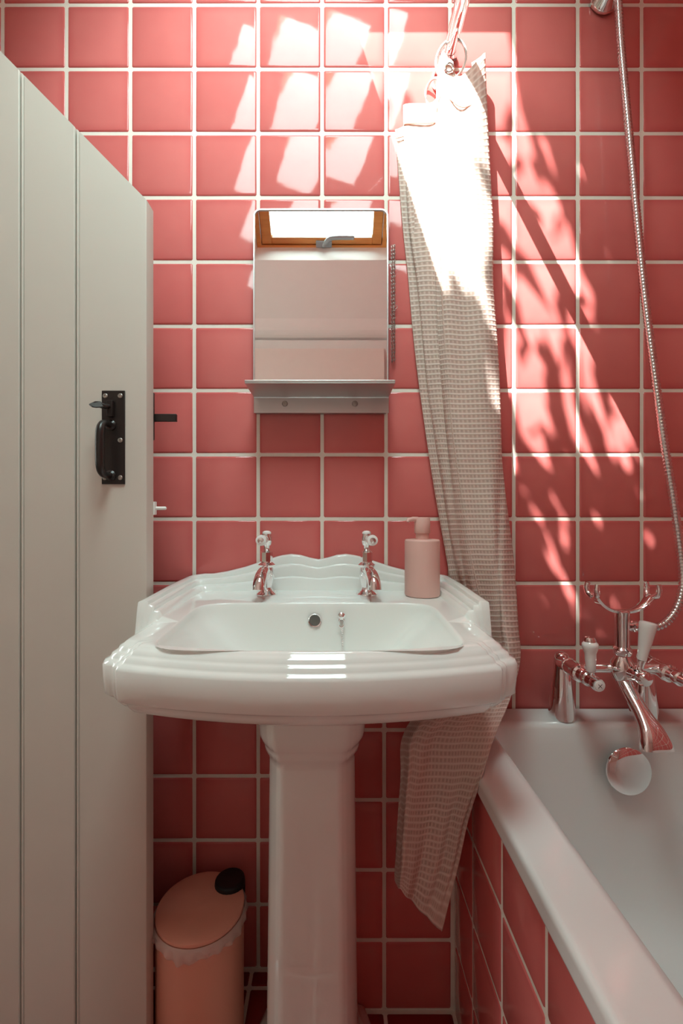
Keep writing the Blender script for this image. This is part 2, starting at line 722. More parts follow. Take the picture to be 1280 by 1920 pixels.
mb.tube(catmull(hp, 4), 0.009, 10, flat=0.8)
h = mb.build('handle', 'grey_handle', win, bevel=0.002)
h['label'] = 'grey cranked window handle'
# roof outside
mb = MB()
for (x0, x1, y0, y1) in ((-2.6, SX0, -2.2, 0.1), (SX1, 2.6, -2.2, 0.1), (SX0, SX1, -2.2, SY0), (SX0, SX1, SY1, 0.1)):
    mb.prism([(y0, zglass(y0) + .004), (y1, zglass(y1) + .004), (y1, zglass(y1) + .03), (y0, zglass(y0) + .03)], x0, x1, 'x')
struct(mb.build('roof', 'slate', smooth=False))

# portal that tells the renderer where daylight comes in
pl = bpy.data.lights.new('skylight_portal', 'AREA')
pl.shape = 'RECTANGLE'
pl.size = GX1 - GX0 + .01
pl.size_y = GL
pl.cycles.is_portal = True
po = bpy.data.objects.new('skylight_portal', pl)
COL.objects.link(po)
po.location = S((GX0 + GX1) / 2, GL / 2, -0.028)
po.rotation_euler = (SLO, 0, 0)

# ------------------------------------------------------------------ the door
DD = 0.80          # distance of the door's face from the camera
DT = 0.030
DXR = -0.326


def dtop(x):
    return min(2.05, 1.5456 - (x - DXR) * 1.0195)


door = bpy.data.objects.new('door_1', None)
COL.objects.link(door)
door.location = (XL + 0.01, DD - 1 + DT / 2, 0)
ORG[door.name] = Vector(door.location)
tag(door, 'off white boarded door with a sloping top, standing open', kind='structure')
YD = DD - 1.0
edges = [XL + 0.012, -0.748, -0.648, -0.549, -0.452, DXR]
for i in range(5):
    x0, x1 = edges[i], edges[i + 1]
    prof = []          # (x, depth behind the face)
    if i > 0:
        prof += [(x0, DT), (x0, .007), (x0 + .0022, .007), (x0 + .0026, .002), (x0 + .0042, .0), (x0 + .0060, .0005), (x0 + .0072, .003), (x0 + .0082, .003), (x0 + .0092, 0.0)]
    else:
        prof += [(x0, DT), (x0, 0.0)]
    if i < 4:
        prof += [(x1 - .0015, 0.0), (x1 - .0004, .0015), (x1 - .0004, DT)]
    else:
        prof += [(x1 - .003, 0.0), (x1 - .0008, .0008), (x1, .003), (x1, DT)]
    mb = MB()
    n = len(prof)
    vs = [(x, YD + q, 0.008) for (x, q) in prof] + [(x, YD + q, dtop(x)) for (x, q) in prof]
    fs = [(k, (k + 1) % n, n + (k + 1) % n, n + k) for k in range(n)]
    fs += [tuple(range(n - 1, -1, -1)), tuple(range(n, 2 * n))]
    mb.add(vs, fs)
    mb.build('board', 'door_paint', door, smooth=True, angle=30)
# back ledges of the door, the top one reaching the closing edge
for (z0, z1) in ((0.25, 0.37), (1.04, 1.16)):
    mb = MB()
    mb.box(XL + .03, DXR - .03, YD + DT, YD + DT + .022, z0, z1)
    mb.build('ledge', 'door_paint', door, smooth=False, bevel=0.003)

# black thumb latch
lp = MB()
pa, pb = P(192, 733, DD), P(235, 908, DD)
lp.box(pa.x, pb.x, YD - .003, YD, pb.z, pa.z)
latch = lp.build('latch_plate', 'black_iron', door, smooth=True, bevel=0.0008)
latch['label'] = 'black iron thumb latch with a pull handle'
LC = (pa.x + pb.x) / 2
for (px, py) in ((199, 743), (227, 743), (227, 826), (198, 896), (227, 896)):
    s = MB()
    c = P(px, py, DD)
    s.lathe([(0.0042, 0), (0.0042, .0008), (0.003, .0016), (0.0016, .0016), (0.0012, .0008), (0.0, .0008)], (c.x, YD - .003, c.z), (0, -1, 0), 14)
    s.build('screw', 'screw_metal', latch)
g = MB()
gz0, gz1 = P(0, 800, DD).z, P(0, 890, DD).z
gx = P(209, 0, DD).x
path = [(gx, YD - .003, gz0 + .002), (gx - .002, YD - .018, gz0 + .003), (gx - .003, YD - .028, gz0 - .002), (gx - .003, YD - .034, gz0 - .014), (gx - .003, YD - .035, (gz0 + gz1) / 2),
        (gx - .003, YD - .034, gz1 + .014), (gx - .003, YD - .028, gz1 + .002), (gx - .002, YD - .018, gz1 - .002), (gx, YD - .003, gz1 - .002)]
pp = catmull(path, 5)
g.tube(pp, [0.0048 + 0.0022 * math.sin(PI * k / (len(pp) - 1)) for k in range(len(pp))], 12)
g.lathe([(0.0095, 0), (0.0095, .002), (0.006, .005)], (gx, YD - .003, gz0 + .002), (0, -1, 0), 16)
g.lathe([(0.0095, 0), (0.0095, .002), (0.006, .005)], (gx, YD - .003, gz1 - .002), (0, -1, 0), 16)
g.build('pull_handle', 'black_iron', latch)
t = MB()
tp = P(211, 764, DD)
t.box(tp.x - .005, tp.x + .005, YD - .012, YD - .003, tp.z - .018, tp.z + .010)
t.tube([(tp.x - .001, YD - .004, tp.z + .001), (tp.x - .003, YD - .022, tp.z - .003), (tp.x - .006, YD - .03, tp.z - .003)], [.004, .0045, .005], 10)
# leaf-shaped thumb piece, tipped to the left
tv = [(-.001, -.024, .001), (-.010, -.03, .008), (-.020, -.036, .006), (-.032, -.042, -.002), (-.020, -.046, -.008), (-.010, -.044, -.009), (-.002, -.036, -.006)]
top = [(tp.x + a * .6, YD + b, tp.z - .003 + c * .75 + .0012) for (a, b, c) in tv]
bot = [(tp.x + a * .6, YD + b, tp.z - .003 + c * .75 - .0012) for (a, b, c) in tv]
t.loft([[Vector(p) for p in bot], [Vector(p) for p in top]])
t.build('thumb_press', 'black_iron', latch, bevel=0.0006)
# latch bar, keeper and white bolt on the far side, showing past the edge
YK = YD + DT
k = MB()
ba, bb = P(270, 777, 0.842), P(332, 791, 0.842)
k.box(ba.x, bb.x, YK + .006, YK + .014, bb.z, ba.z)
k.build('latch_bar', 'black_iron', door, bevel=0.001)
k = MB()
ka, kb = P(268, 738, 0.838), P(291, 826, 0.838)
k.box(ka.x, kb.x, YK, YK + .006, kb.z, ka.z)
k.build('latch_backplate', 'black_iron', door, bevel=0.001)
k = MB()
c = P(286, 953, 0.842)
k.box(c.x - .03, c.x + .008, YK, YK + .012, c.z - .012, c.z + .012)
k.lathe([(0.0032, 0), (0.0032, .055), (0.002, .057)], (c.x - .03, YK + .008, c.z), (1, 0, 0), 12)
k.build('bolt', 'white_plastic', door, bevel=0.001)

# ------------------------------------------------------------------ washbasin
BC = -0.031
ZR = 0.832
HALF = 0.28
BOWL = (0.0, -0.292)


def smooth(a, b, t):
    t = max(0.0, min(1.0, (t - a) / (b - a)))
    return t * t * (3 - 2 * t)


def upstand(u):
    a = abs(u)
    tab = [(0, .897), (.018, .900), (.04, .9065), (.06, .9085), (.085, .905), (.12, .894), (.16, .881), (.20, .871), (.235, .8655), (.25, .866), (.265, .864), (.28, .862)]
    for (p, q) in zip(tab, tab[1:]):
        if a <= q[0]:
            t = (a - p[0]) / (q[0] - p[0])
            return p[1] + (q[1] - p[1]) * t
    return tab[-1][1]


# right half of the outline, front centre -> rear centre
half = []
for k in range(15):
    u = 0.246 * k / 14
    half.append((u, -0.455 + 0.039 * (u / 0.246) ** 2))
half += [(0.2480, -0.4150), (0.2492, -0.4125), (0.2498, -0.4075), (0.2515, -0.4058), (0.2545, -0.4050), (0.2572, -0.4042), (0.2585, -0.4015), (0.2592, -0.3985), (0.2610, -0.3970), (0.2650, -0.3962), (0.2700, -0.3945), (0.2745, -0.3915),
         (0.2780, -0.3875), (0.2800, -0.3820), (0.2808, -0.3740), (0.2808, -0.364)]
for k in range(1, 10):
    half.append((0.2805, -0.364 + 0.069 * k / 10))
for k in range(0, 13):
    half.append((0.28, -0.295 + 0.03 * k / 12))
for k in range(1, 14):
    half.append((0.28, -0.265 + 0.24 * k / 13))
half += [(0.2795, -0.014), (0.276, -0.006), (0.268, -0.004)]
for k in range(1, 27):
    u = 0.262 * (1 - k / 26)
    half.append((u, -0.004))
outline = half + [(-u, y) for (u, y) in reversed(half[1:-1])]

FRONT = [(.17, .6815), (.14, .6845), (.10, .708), (.045, .730), (.030, .7315), (.020, .737), (.014, .745), (.012, .7505), (.0065, .7535), (.0025, .757), (.0008, .775), (.0, .7965), (.0025, .8015), (.0065, .8030), (.0085, .8055),
         (.0100, .8095), (.0140, .8115), (.0165, .8140), (.0180, .8175), (.0220, .8195), (.0250, .8225), (.0275, .8240), (.030, .8245)]
REAR = [(.16, 'a.6815'), (.12, 'a.6845'), (.06, 'a.708'), (.008, 'a.733'), (.004, 'a.738'), (.003, 'a.75'), (.002, 'a.76'), (.002, 'a.77'), (.0015, 'a.79'), (.001, 'a.80'), (.001, .5), (.001, .93), (.0025, .985), (.0055, 1.0), (.0125, .985),
        (.0150, .95), (.0160, .74), (.0225, .71), (.0240, .66), (.0250, .40), (.0320, .37), (.0340, .30), (.0375, .03)]


def bowl_pt(u, y, s=1.0, cy_=None, hw=0.209, f=-0.420, r=-0.160, nexp=7.0):
    """point of the rounded-rectangle bowl edge on the ray from the bowl's middle through (u, y)"""
    my = (f + r) / 2
    hy = (r - f) / 2
    a, b = u / hw, (y - my) / hy
    # map the outline (wider box) direction
    a2, b2 = u / 0.25, (y - my) / (0.30 if y > my else 0.18)
    n = (abs(a2) ** nexp + abs(b2) ** nexp) ** (1 / nexp)
    return (a2 / n * hw * s, my + b2 / n * hy * s)


loops = []
N = len(outline)
MY = -0.235
for k in range(len(FRONT)):
    ring = []
    for (u, y) in outline:
        w = smooth(-0.287, -0.272, y)
        of, zf = FRONT[k]
        orr, zr = REAR[k]
        T = upstand(u)
        # the end of each side ridge rounds down towards the front
        T = ZR + (T - ZR) * (0.86 + 0.14 * smooth(-0.285, -0.10, y))
        zz = float(zr[1:]) if isinstance(zr, str) else ZR + (T - ZR) * zr
        if isinstance(zr, str):
            w2 = w
        o = of + (orr - of) * w
        z = zf + (zz - zf) * w
        uu = u * (1 - o / HALF)
        if y > MY:
            yy = MY + (y - MY) * (1 - o / (0 - MY))
        else:
            yy = MY + (y - MY) * (1 - o / (MY + 0.455))
        ring.append(Vector((BC + uu, yy, z)))
    loops.append(ring)
# deck -> bowl
specs = [(1.015, .8325), (1.006, .8323), (1.0, .8312), (0.993, .8288), (0.985, .8245), (0.977, .817), (0.955, .800), (0.925, .770), (0.87, .735), (0.74, .705), (0.5, .694), (0.2, .689), (0.05, .688)]
for (s, z) in specs:
    ring = []
    for (u, y) in outline:
        bu, by = bowl_pt(u, y)
        cyy = -0.285
        t = smooth(.83, .69, z)
        if s < 0.976:
            # back wall steep, sides and front sloping
            su = s - 0.30 * smooth(.83, .72, z) * (1 if s > .6 else 0) - (0 if s > .6 else .1)
            su = max(su, 0.04)
            sy = s if by > cyy else max(0.04, s - 0.16 * t * (1 if s > .6 else .3))
        else:
            su = sy = s
        drop = .008 * smooth(-0.17, -0.40, by) * smooth(.70, .80, z)
        ring.append(Vector((BC + bu * su, cyy + (by - cyy) * sy, z - drop)))
    loops.append(ring)
mb = MB()
mb.loft(loops, cap0=True, cap1=True)
basin = mb.build('washbasin', 'ceramic', origin=(BC, -0.235, 0.73), smooth=True, angle=48)
tag(basin, 'white ceramic washbasin with a scalloped upstand and stepped rim', 'washbasin')

# overflow
def lathe_obj(name, prof, base, axis, mat, parent, seg=28, **kw):
    m = MB()
    m.lathe(prof, base, axis, seg)
    return m.build(name, mat, parent, **kw)


oc = P(590, 1163, 0.8335)
m = MB()
m.lathe([(0.0, 0.0005), (0.0100, 0.0005), (0.0102, .0018), (0.0120, .0024), (0.0126, 0.0)], (oc.x, oc.y + .0005, oc.z), (0, -1, 0.12), 28)
ov = m.build('overflow', 'chrome', basin)
m = MB()
m.lathe([(0.0101, 0), (0.0101, .0012), (0.0, .0014)], (oc.x, oc.y - .0002, oc.z), (0, -1, 0.12), 28)
m.build('overflow_hole', 'dark_hole', ov)

# plug chain: stay, link, beads
pc = P(640, 1155, 0.8365)
plug = thing('plug_chain', (pc.x, pc.y, pc.z), 'thin ball chain hanging from a chrome stay inside the washbasin', 'chain')
m = MB()
m.lathe([(0.0065, -.002), (0.0065, .002), (0.0035, .004), (0.003, .009), (0.0048, .011), (0.0, .013)], pc, (0, -1, 0.12), 18)
m.build('stay', 'chrome', plug)
m = MB()
m.torus(pc + Vector((0, -.010, -.010)), (0, 1, 0), 0.0055, 0.0011, 18, 6, 1.5)
m.build('shackle', 'chrome', plug)
m = MB()
z = pc.z - .019
i = 0
yy = pc.y - .011
while z > 0.712:
    m.lathe([(0, -.0014), (.0011, -.0009), (.0014, 0), (.0011, .0009), (0, .0014)], (pc.x + .0015 * math.sin(i * .2), yy, z), (0, 0, 1), 7)
    z -= .0031
    yy -= .0004
    i += 1
ch = m.build('chain', 'chrome', plug)


# ------------------------------------------------------------------ pillar taps
def basin_tap(px, turn, label):
    c = Vector(((px - 624) / 857.0 * 0.918, -0.082, ZR + .0005))
    root = thing('basin_tap', c, label, 'tap', 'pillar taps on the washbasin')
    m = MB()
    m.lathe([(0.0215, 0), (0.0215, .003), (0.0185, .006), (0.012, .010), (0.0095, .016), (0.0095, .020)], c, (0, 0, 1), 28)
    m.build('flange', 'chrome', root)
    m = MB()
    m.lathe([(0.0095, .016), (0.012, .024), (0.0145, .034), (0.0150, .048), (0.0135, .056), (0.0165, .058), (0.0172, .061), (0.0145, .063), (0.011, .066), (0.0108, .069)], c, (0, 0, 1), 28)
    m.lathe([(0.0118, .068), (0.0118, .086)], c, (0, 0, 1), 8)
    m.lathe([(0.0118, .086), (0.0085, .089), (0.0062, .092), (0.0062, .100), (0.008, .103)], c, (0, 0, 1), 24)
    m.build('body', 'chrome', root, angle=35)
    m = MB()
    d = Vector((math.sin(turn), -math.cos(turn), 0))
    sp = catmull([c + Vector((0, 0, .045)), c + d * .022 + Vector((0, 0, .050)), c + d * .048 + Vector((0, 0, .046)), c + d * .066 + Vector((0, 0, .034)), c + d * .070 + Vector((0, 0, .022))], 5)
    m.tube(sp, [0.0105 + 0.0025 * (k / (len(sp) - 1)) for k in range(len(sp))], 18)
    m.build('spout', 'chrome', root)
    m = MB()
    hz = .113
    m.lathe([(0.008, .100), (0.0105, .106), (0.0115, .113), (0.0095, .120), (0.0098, .1215), (0.0098, .123), (0.0, .1232)], c, (0, 0, 1), 24)
    a = c + Vector((0, 0, hz))
    m.lathe([(0.0058, .004), (0.0058, .014), (0.0072, .015), (0.0072, .018)], a, d, 18)
    hd = m.build('lever_hub', 'chrome', root)
    m = MB()
    m.lathe([(0.0090, .1228), (0.0085, .1265), (0.005, .1288), (0.0, .1294)], c, (0, 0, 1), 20)
    m.build('index_cap', 'white_ceramic', hd)
    m = MB()
    m.lathe([(0.0062, .018), (0.0072, .024), (0.0078, .034), (0.0098, .045), (0.0108, .051), (0.0100, .055), (0.0062, .0565)], a, d, 24)
    m.build('lever_grip', 'white_ceramic', hd)
    m = MB()
    m.lathe([(0.0062, .0562), (0.0052, .0585), (0.0, .0595)], a, d, 18)
    m.build('lever_tip', 'chrome', hd)
    return root


basin_tap(500, -0.06, 'chrome pillar tap with ceramic lever on the washbasin, further from the soap dispenser')
basin_tap(687, 0.14, 'chrome pillar tap with ceramic lever on the washbasin, nearer the soap dispenser')

# ------------------------------------------------------------------ soap dispenser
sc_ = Vector((0.1775, -0.0905, ZR + .0008))
sd = thing('soap_dispenser', sc_, 'matt pink cylindrical soap dispenser with pump on the washbasin corner', 'soap dispenser')
m = MB()
m.lathe([(0.030, 0), (0.0335, .0012), (0.0345, .004), (0.0345, .108), (0.0340, .1105), (0.0325, .1118), (0.012, .1122)], sc_, (0, 0, 1), 48)
m.build('bottle', 'dispenser_pink', sd)
m = MB()
m.lathe([(0.0128, .1120), (0.0128, .1275)], sc_, (0, 0, 1), 32)
m.build('collar', 'dispenser_pink', sd)
m = MB()
m.lathe([(0.0152, .1245), (0.0156, .1252), (0.0156, .154), (0.0145, .1555), (0.0, .156)], sc_, (0, 0, 1), 32)
m.tube([sc_ + Vector((-.010, -.003, .1515)), sc_ + Vector((-.020, -.006, .1525)), sc_ + Vector((-.029, -.009, .1505)), sc_ + Vector((-.0305, -.0095, .147))], [.0052, .0046, .0042, .0036], 12)
m.build('pump_head', 'dispenser_pink', sd)

# ------------------------------------------------------------------ pedestal
PC = -0.034
ped_half = [(0.0, -0.302), (0.020, -0.302), (0.040, -0.3015), (0.0475, -0.300), (0.0495, -0.297), (0.0530, -0.2945), (0.0560, -0.290), (0.0625, -0.280), (0.068, -0.268), (0.0705, -0.258), (0.0715, -0.25), (0.072, -0.20), (0.070, -0.15), (0.060, -0.115), (0.03, -0.105), (0.0, -0.105)]
ped = ped_half + [(-u, y) for (u, y) in reversed(ped_half[1:-1])]
levels = [(0.000, 1.62, 1.30), (0.014, 1.60, 1.29), (0.020, 1.52, 1.25), (0.028, 1.40, 1.18), (0.045, 1.22, 1.10), (0.075, 1.10, 1.05), (0.12, 1.05, 1.03), (0.20, 1.035, 1.02), (0.36, 1.01, 1.0), (0.55, 0.985, 0.985), (0.602, 0.98, 0.98), (0.614, 0.99, 0.99), (0.620, 1.07, 1.05), (0.627, 1.09, 1.06), (0.632, 1.09, 1.06), (0.636, 1.14, 1.09),
          (0.644, 1.19, 1.12), (0.650, 1.20, 1.13), (0.668, 1.22, 1.14), (0.6810, 1.22, 1.14)]
mb = MB()
rings = []
for (z, sx, sy) in levels:
    rings.append([Vector((PC + u * sx, -0.205 + (y + 0.205) * sy, z)) for (u, y) in ped])
mb.loft(rings)
pedo = mb.build('pedestal', 'ceramic', origin=(PC, -0.205, 0.0), smooth=True, angle=50, bevel=0.0)
tag(pedo, 'white ceramic pedestal with canted sides under the washbasin', 'pedestal')

# ------------------------------------------------------------------ mirror with shelf
mx0, mx1 = -0.1705, 0.1185
mz0, mz1 = 1.2515, 1.6480
mir = thing('mirror', ((mx0 + mx1) / 2, -0.006, mz0), 'steel edged wall mirror with rounded top corners and a metal shelf', 'mirror')


def rr_poly(x0, x1, z0, z1, r, n=8):
    pts = [(x0, z0), (x1, z0)]
    for k in range(n + 1):
        a = PI / 2 * k / n
        pts.append((x1 - r + r * math.cos(a), z1 - r + r * math.sin(a)))
    for k in range(n + 1):
        a = PI / 2 + PI / 2 * k / n
        pts.append((x0 + r + r * math.cos(a), z1 - r + r * math.sin(a)))
    return pts


outer = rr_poly(mx0, mx1, mz0, mz1, 0.016)
inner = rr_poly(mx0 + .0028, mx1 - .0028, mz0 + .0028, mz1 - .0028, 0.0135)
mb = MB()
n = len(outer)
rings = [[Vector((x, -0.0055, z)) for (x, z) in outer], [Vector((x, -0.0225, z)) for (x, z) in outer], [Vector((x, -0.0225, z)) for (x, z) in inner], [Vector((x, -0.0195, z)) for (x, z) in inner]]
mb.loft(rings, cap0=True, cap1=False)
mb.build('frame', 'brushed_steel', mir, smooth=True, angle=40)
mb = MB()
mb.add([(x, -0.0198, z) for (x, z) in inner] + [(x, -0.0160, z) for (x, z) in inner], [tuple(range(n)), tuple(range(2 * n - 1, n - 1, -1))] + [(i, n + i, n + (i + 1) % n, (i + 1) % n) for i in range(n)])
mb.build('mirror_glass', 'mirror_silver', mir, smooth=False)
# shelf: a folded sheet, tray plate forward and fixing plate down
mb = MB()
sh = [(-0.0225, 1.2480), (-0.1180, 1.2490), (-0.1210, 1.2500), (-0.1222, 1.2525), (-0.1232, 1.2525), (-0.1232, 1.2490), (-0.1212, 1.2468), (-0.1180, 1.2462), (-0.0230, 1.2445), (-0.0215, 1.2430), (-0.0215, 1.2110), (-0.0195, 1.2110), (-0.0195, 1.2480)]
mb.prism(sh, mx0 + .001, mx1 + .001, 'x')
shelf = mb.build('shelf', 'brushed_steel', mir, smooth=False, bevel=0.0006)
mb = MB()
mb.box(mx0 + .004, mx1 - .004, -0.0195, -0.0055, 1.2115, mz0 - .0005)
mb.build('back_bracket', 'brushed_steel', mir, smooth=False)
for px in (534, 665):
    c = P(px, 757, 0.978)
    s = MB()
    s.lathe([(0.0062, 0), (0.0062, .001), (0.005, .003), (0.002, .0032), (0.0018, .002), (0, .002)], (c.x, -0.0215, c.z), (0, -1, 0), 16)
    s.build('screw', 'screw_metal', shelf)

# chain bunched down the side of the mirror
ct = P(733, 460, 0.988)
chn = thing('hanging_chain', (ct.x + .003, -0.0105, P(0, 680, .988).z), 'thin metal chain hanging in a loop beside the mirror edge', 'chain')
mb = MB()
z = ct.z
i = 0
while z > P(0, 678, .988).z:
    for sx in (-0.0022, 0.0026):
        mb.torus((ct.x + .0045 + sx + .0006 * math.sin(i * 1.7), -0.010 - .002 * (i % 2), z + sx * .3), (1, .2, 0) if i % 2 else (.3, 1, 0), 0.0019, 0.0006, 8, 5, 1.4)
    z -= .0041
    i += 1
mb.build('links', 'screw_metal', chn)
mb = MB()
mb.torus((ct.x + .009, -.010, P(0, 575, .988).z), (.3, 1, 0), 0.0045, 0.0007, 14, 5)
mb.build('split_ring', 'chrome', chn)

# ------------------------------------------------------------------ bathtub
bx0, bx1 = 0.235, XR - .006
byb, byf = -0.0055, YB + .002
bz = 0.5715
tub_ox = (bx0 + bx1) / 2


def rrect(x0, x1, y0, y1, r, n=10, e=1):
    pts = []
    for (cx, cyy, a0) in ((x1 - r, y1 - r, 0), (x0 + r, y1 - r, PI / 2), (x0 + r, y0 + r, PI), (x1 - r, y0 + r, 3 * PI / 2)):
        for k in range(n + 1):
            a = a0 + PI / 2 * k / n
            pts.append((cx + r * math.cos(a), cyy + r * math.sin(a)))
    return pts


ix0, ix1, iy0, iy1 = 0.3150, 0.818, YB + .10, -0.078
tub = []


def ring_at(x0, x1, y0, y1, r, z):
    tub.append([Vector((x, y, z)) for (x, y) in rrect(x0, x1, y0, y1, r)])


ring_at(bx0 + .010, bx1, byf, byb, 0.004, 0.541)
ring_at(bx0 + .0015, bx1, byf, byb, 0.004, 0.541)
ring_at(bx0, bx1, byf, byb, 0.004, 0.5425)
ring_at(bx0, bx1, byf, byb, 0.004, 0.5445)
ring_at(bx0, bx1, byf, byb, 0.004, 0.5600)
ring_at(bx0, bx1, byf, byb, 0.004, 0.5635)
ring_at(bx0 + .0012, bx1, byf, byb, 0.004, 0.5682)
ring_at(bx0 + .0038, bx1, byf, byb, 0.004, 0.5708)
ring_at(bx0 + .0075, bx1 - .002, byf + .002, byb - .002, 0.006, bz)
ring_at(bx0 + .013, bx1 - .004, byf + .004, byb - .004, 0.006, bz)
ring_at(ix0 - .016, ix1 + .016, iy0 - .016, iy1 + .013, 0.032, bz)
ring_at(ix0 - .013, ix1 + .013, iy0 - .013, iy1 + .011, 0.032, bz)
ring_at(ix0 - .009, ix1 + .009, iy0 - .009, iy1 + .007, 0.028, bz - .0012)
ring_at(ix0 - .003, ix1 + .003, iy0 - .003, iy1 + .0025, 0.028, bz - .0045)
ring_at(ix0, ix1, iy0, iy1, 0.030, bz - .010)
ring_at(ix0 + .004, ix1 - .004, iy0 + .006, iy1 - .003, 0.035, bz - .04)
ring_at(ix0 + .016, ix1 - .016, iy0 + .05, iy1 - .012, 0.055, bz - .15)
ring_at(ix0 + .035, ix1 - .035, iy0 + .12, iy1 - .026, 0.075, bz - .27)
ring_at(ix0 + .048, ix1 - .048, iy0 + .17, iy1 - .038, 0.085, bz - .335)
ring_at(ix0 + .075, ix1 - .075, iy0 + .22, iy1 - .065, 0.085, bz - .375)
ring_at(ix0 + .12, ix1 - .12, iy0 + .28, iy1 - .11, 0.08, bz - .390)
mb = MB()
mb.loft(tub, cap0=False, cap1=True)
tubo = mb.build('bathtub', 'acrylic', origin=(tub_ox, -0.8, 0.18), smooth=True, angle=60)
tag(tubo, 'white acrylic bathtub set against the pink tiled wall', 'bathtub')

# overflow plate with its small lug
oc = P(1171, 1441, 0.906)
oc.y = -0.0925
ax = Vector((0, -1, .11)).normalized()
m = MB()
m.lathe([(0.020, -.004), (0.020, .010), (0.043, .011), (0.0445, .013), (0.0435, .0155), (0.038, .0180), (0.025, .0200), (0.010, .0208), (0.0, .0210)], oc, ax, 48)
ovp = m.build('overflow_plate', 'chrome', tubo)
ovp['label'] = 'round chrome overflow plate'
m = MB()
m.tube([oc + Vector((-.030, -.018, .036)), oc + Vector((-.036, -.024, .041))], .0022, 8)
m.tube([oc + Vector((-.038, -.018, .0365)), oc + Vector((-.028, -.022, .034))], .0016, 8)
m.build('lug', 'chrome', ovp)

# ------------------------------------------------------------------ bath mixer on pillars
MXX = [0.477, 0.648]
MY_ = -0.047
zt = bz + .0005
mixer = thing('bath_mixer', ((MXX[0] + MXX[1]) / 2, MY_, zt), 'chrome bath shower mixer tap with white ceramic levers on the bath end', 'tap')
ZB = 0.690          # barrel height
for i, x in enumerate(MXX):
    m = MB()
    m.lathe([(0.0265, 0), (0.0268, .003), (0.0262, .008), (0.0245, .030), (0.0215, .060), (0.0185, .090), (0.0168, .105), (0.0165, .114), (0.0150, .124), (0.0115, .131), (0.006, .1345), (0, .1355)], (x, MY_, zt), (0, 0, 1), 32)
    m.build('pillar', 'chrome', mixer)
    m = MB()
    # barrel reaching forward from the pillar head
    m.lathe([(0.0155, -.004), (0.0158, .010), (0.0158, .030), (0.0164, .031), (0.0164, .034), (0.0150, .035), (0.0148, .062), (0.0168, .064), (0.0176, .070), (0.0168, .076), (0.0130, .079), (0.0118, .090), (0.0138, .093), (0.0138, .104), (0.0112, .107), (0.0104, .120), (0.0118, .122), (0.0118, .133), (0.0108, .136)],
            (x, MY_ + .002, ZB - .002), (0, -1, 0), 28)
    br = m.build('barrel', 'chrome', mixer, angle=35)
    m = MB()
    e = Vector((x, MY_ - .134, ZB - .002))
    m.lathe([(0.0088, 0), (0.0084, .0018), (0.006, .0028), (0, .003)], e, (0, -1, 0), 24)
    idx = m.build('index_button', 'white_ceramic', br)
    m = MB()
    for s in (-1, 1):
        m.add([(e.x + a, e.y - .0031, e.z + b) for (a, b) in ((-.0035, -.0035 * s - .0007), (-.0035, -.0035 * s + .0007), (.0035, .0035 * s + .0007), (.0035, .0035 * s - .0007))], [(0, 1, 2, 3)])
    m.build('index_mark', 'black_plastic', idx, smooth=False)
    # upright ceramic lever
    lx = x
    lb = Vector((lx, MY_ - .108, ZB + .006))
    if i == 0:
        tilt = Vector((-.02, .02, 1))
        m = MB()
        m.lathe([(0.0062, 0), (0.0055, .006), (0.0068, .009)], lb, tilt, 18)
        lev = m.build('lever', 'chrome', mixer)
        m = MB()
        m.lathe([(0.0075, .009), (0.0082, .012), (0.0095, .030), (0.0100, .042), (0.0125, .049), (0.0142, .055), (0.0138, .060), (0.0105, .0635)], lb, tilt, 26)
        m.build('lever_grip', 'white_ceramic', lev)
        m = MB()
        m.lathe([(0.0105, .063), (0.0105, .067), (0.008, .0715), (0, .0735)], lb, tilt, 22)
        m.build('lever_cap', 'chrome', lev)
    else:
        m = MB()
        m.lathe([(0.0062, 0), (0.0055, .006), (0.0068, .009)], lb, (.6, 0, .7), 18)
        lev = m.build('lever', 'chrome', mixer)
        m = MB()
        m.lathe([(0.0075, .009), (0.0082, .012), (0.0095, .030), (0.0100, .042), (0.0125, .049), (0.0142, .055), (0.0138, .060), (0.0105, .0635)], lb, (.6, 0, .7), 26)
        m.build('lever_grip', 'white_ceramic', lev)
# bridge and centre body
cx = (MXX[0] + MXX[1]) / 2
cyv = -0.111
m = MB()
m.lathe([(0.0095, 0), (0.0095, MXX[1] - MXX[0])], (MXX[0], cyv + .012, ZB + .002), (1, 0, 0), 22)
m.lathe([(0.0, -.026), (0.012, -.025), (0.0175, -.018), (0.0215, -.005), (0.0222, .003), (0.020, .014), (0.0145, .022), (0.0125, .026)], (cx, cyv, ZB + .004), (0, 0, 1), 32)
m.build('bridge_body', 'chrome', mixer)
m = MB()
m.lathe([(0.0150, 0), (0.0165, .002), (0.0165, .012), (0.0148, .014), (0.0128, .016), (0.0126, .080), (0.0135, .084), (0.010, .086)], (cx, cyv, 0.722), (0, 0, 1), 30)
rise = m.build('riser', 'chrome', mixer)
# cradle: curved band with two forked ends
m = MB()
band = []
zc = 0.806
for k in range(17):
    a = -1 + 2 * k / 16
    x = cx + 0.056 * a
    z = zc + 0.030 * abs(a) ** 2.6
    band.append((x, z, 0.0085 + 0.006 * abs(a) ** 2, 0.0032))
rg = []
for j, (x, z, wy, th) in enumerate(band):
    x2, z2 = band[min(j + 1, 16)][:2]
    x1, z1 = band[max(j - 1, 0)][:2]
    tx = Vector((x2 - x1, 0, z2 - z1)).normalized()
    nn = Vector((-tx.z, 0, tx.x))
    c = Vector((x, cyv, z))
    rg.append([c + nn * th + Vector((0, wy * .8, 0)), c + nn * th * .4 + Vector((0, wy, 0)), c - nn * th + Vector((0, wy * .8, 0)), c - nn * th - Vector((0, wy * .8, 0)), c + nn * th * .4 - Vector((0, wy, 0)), c + nn * th - Vector((0, wy * .8, 0))])
m.loft(rg)
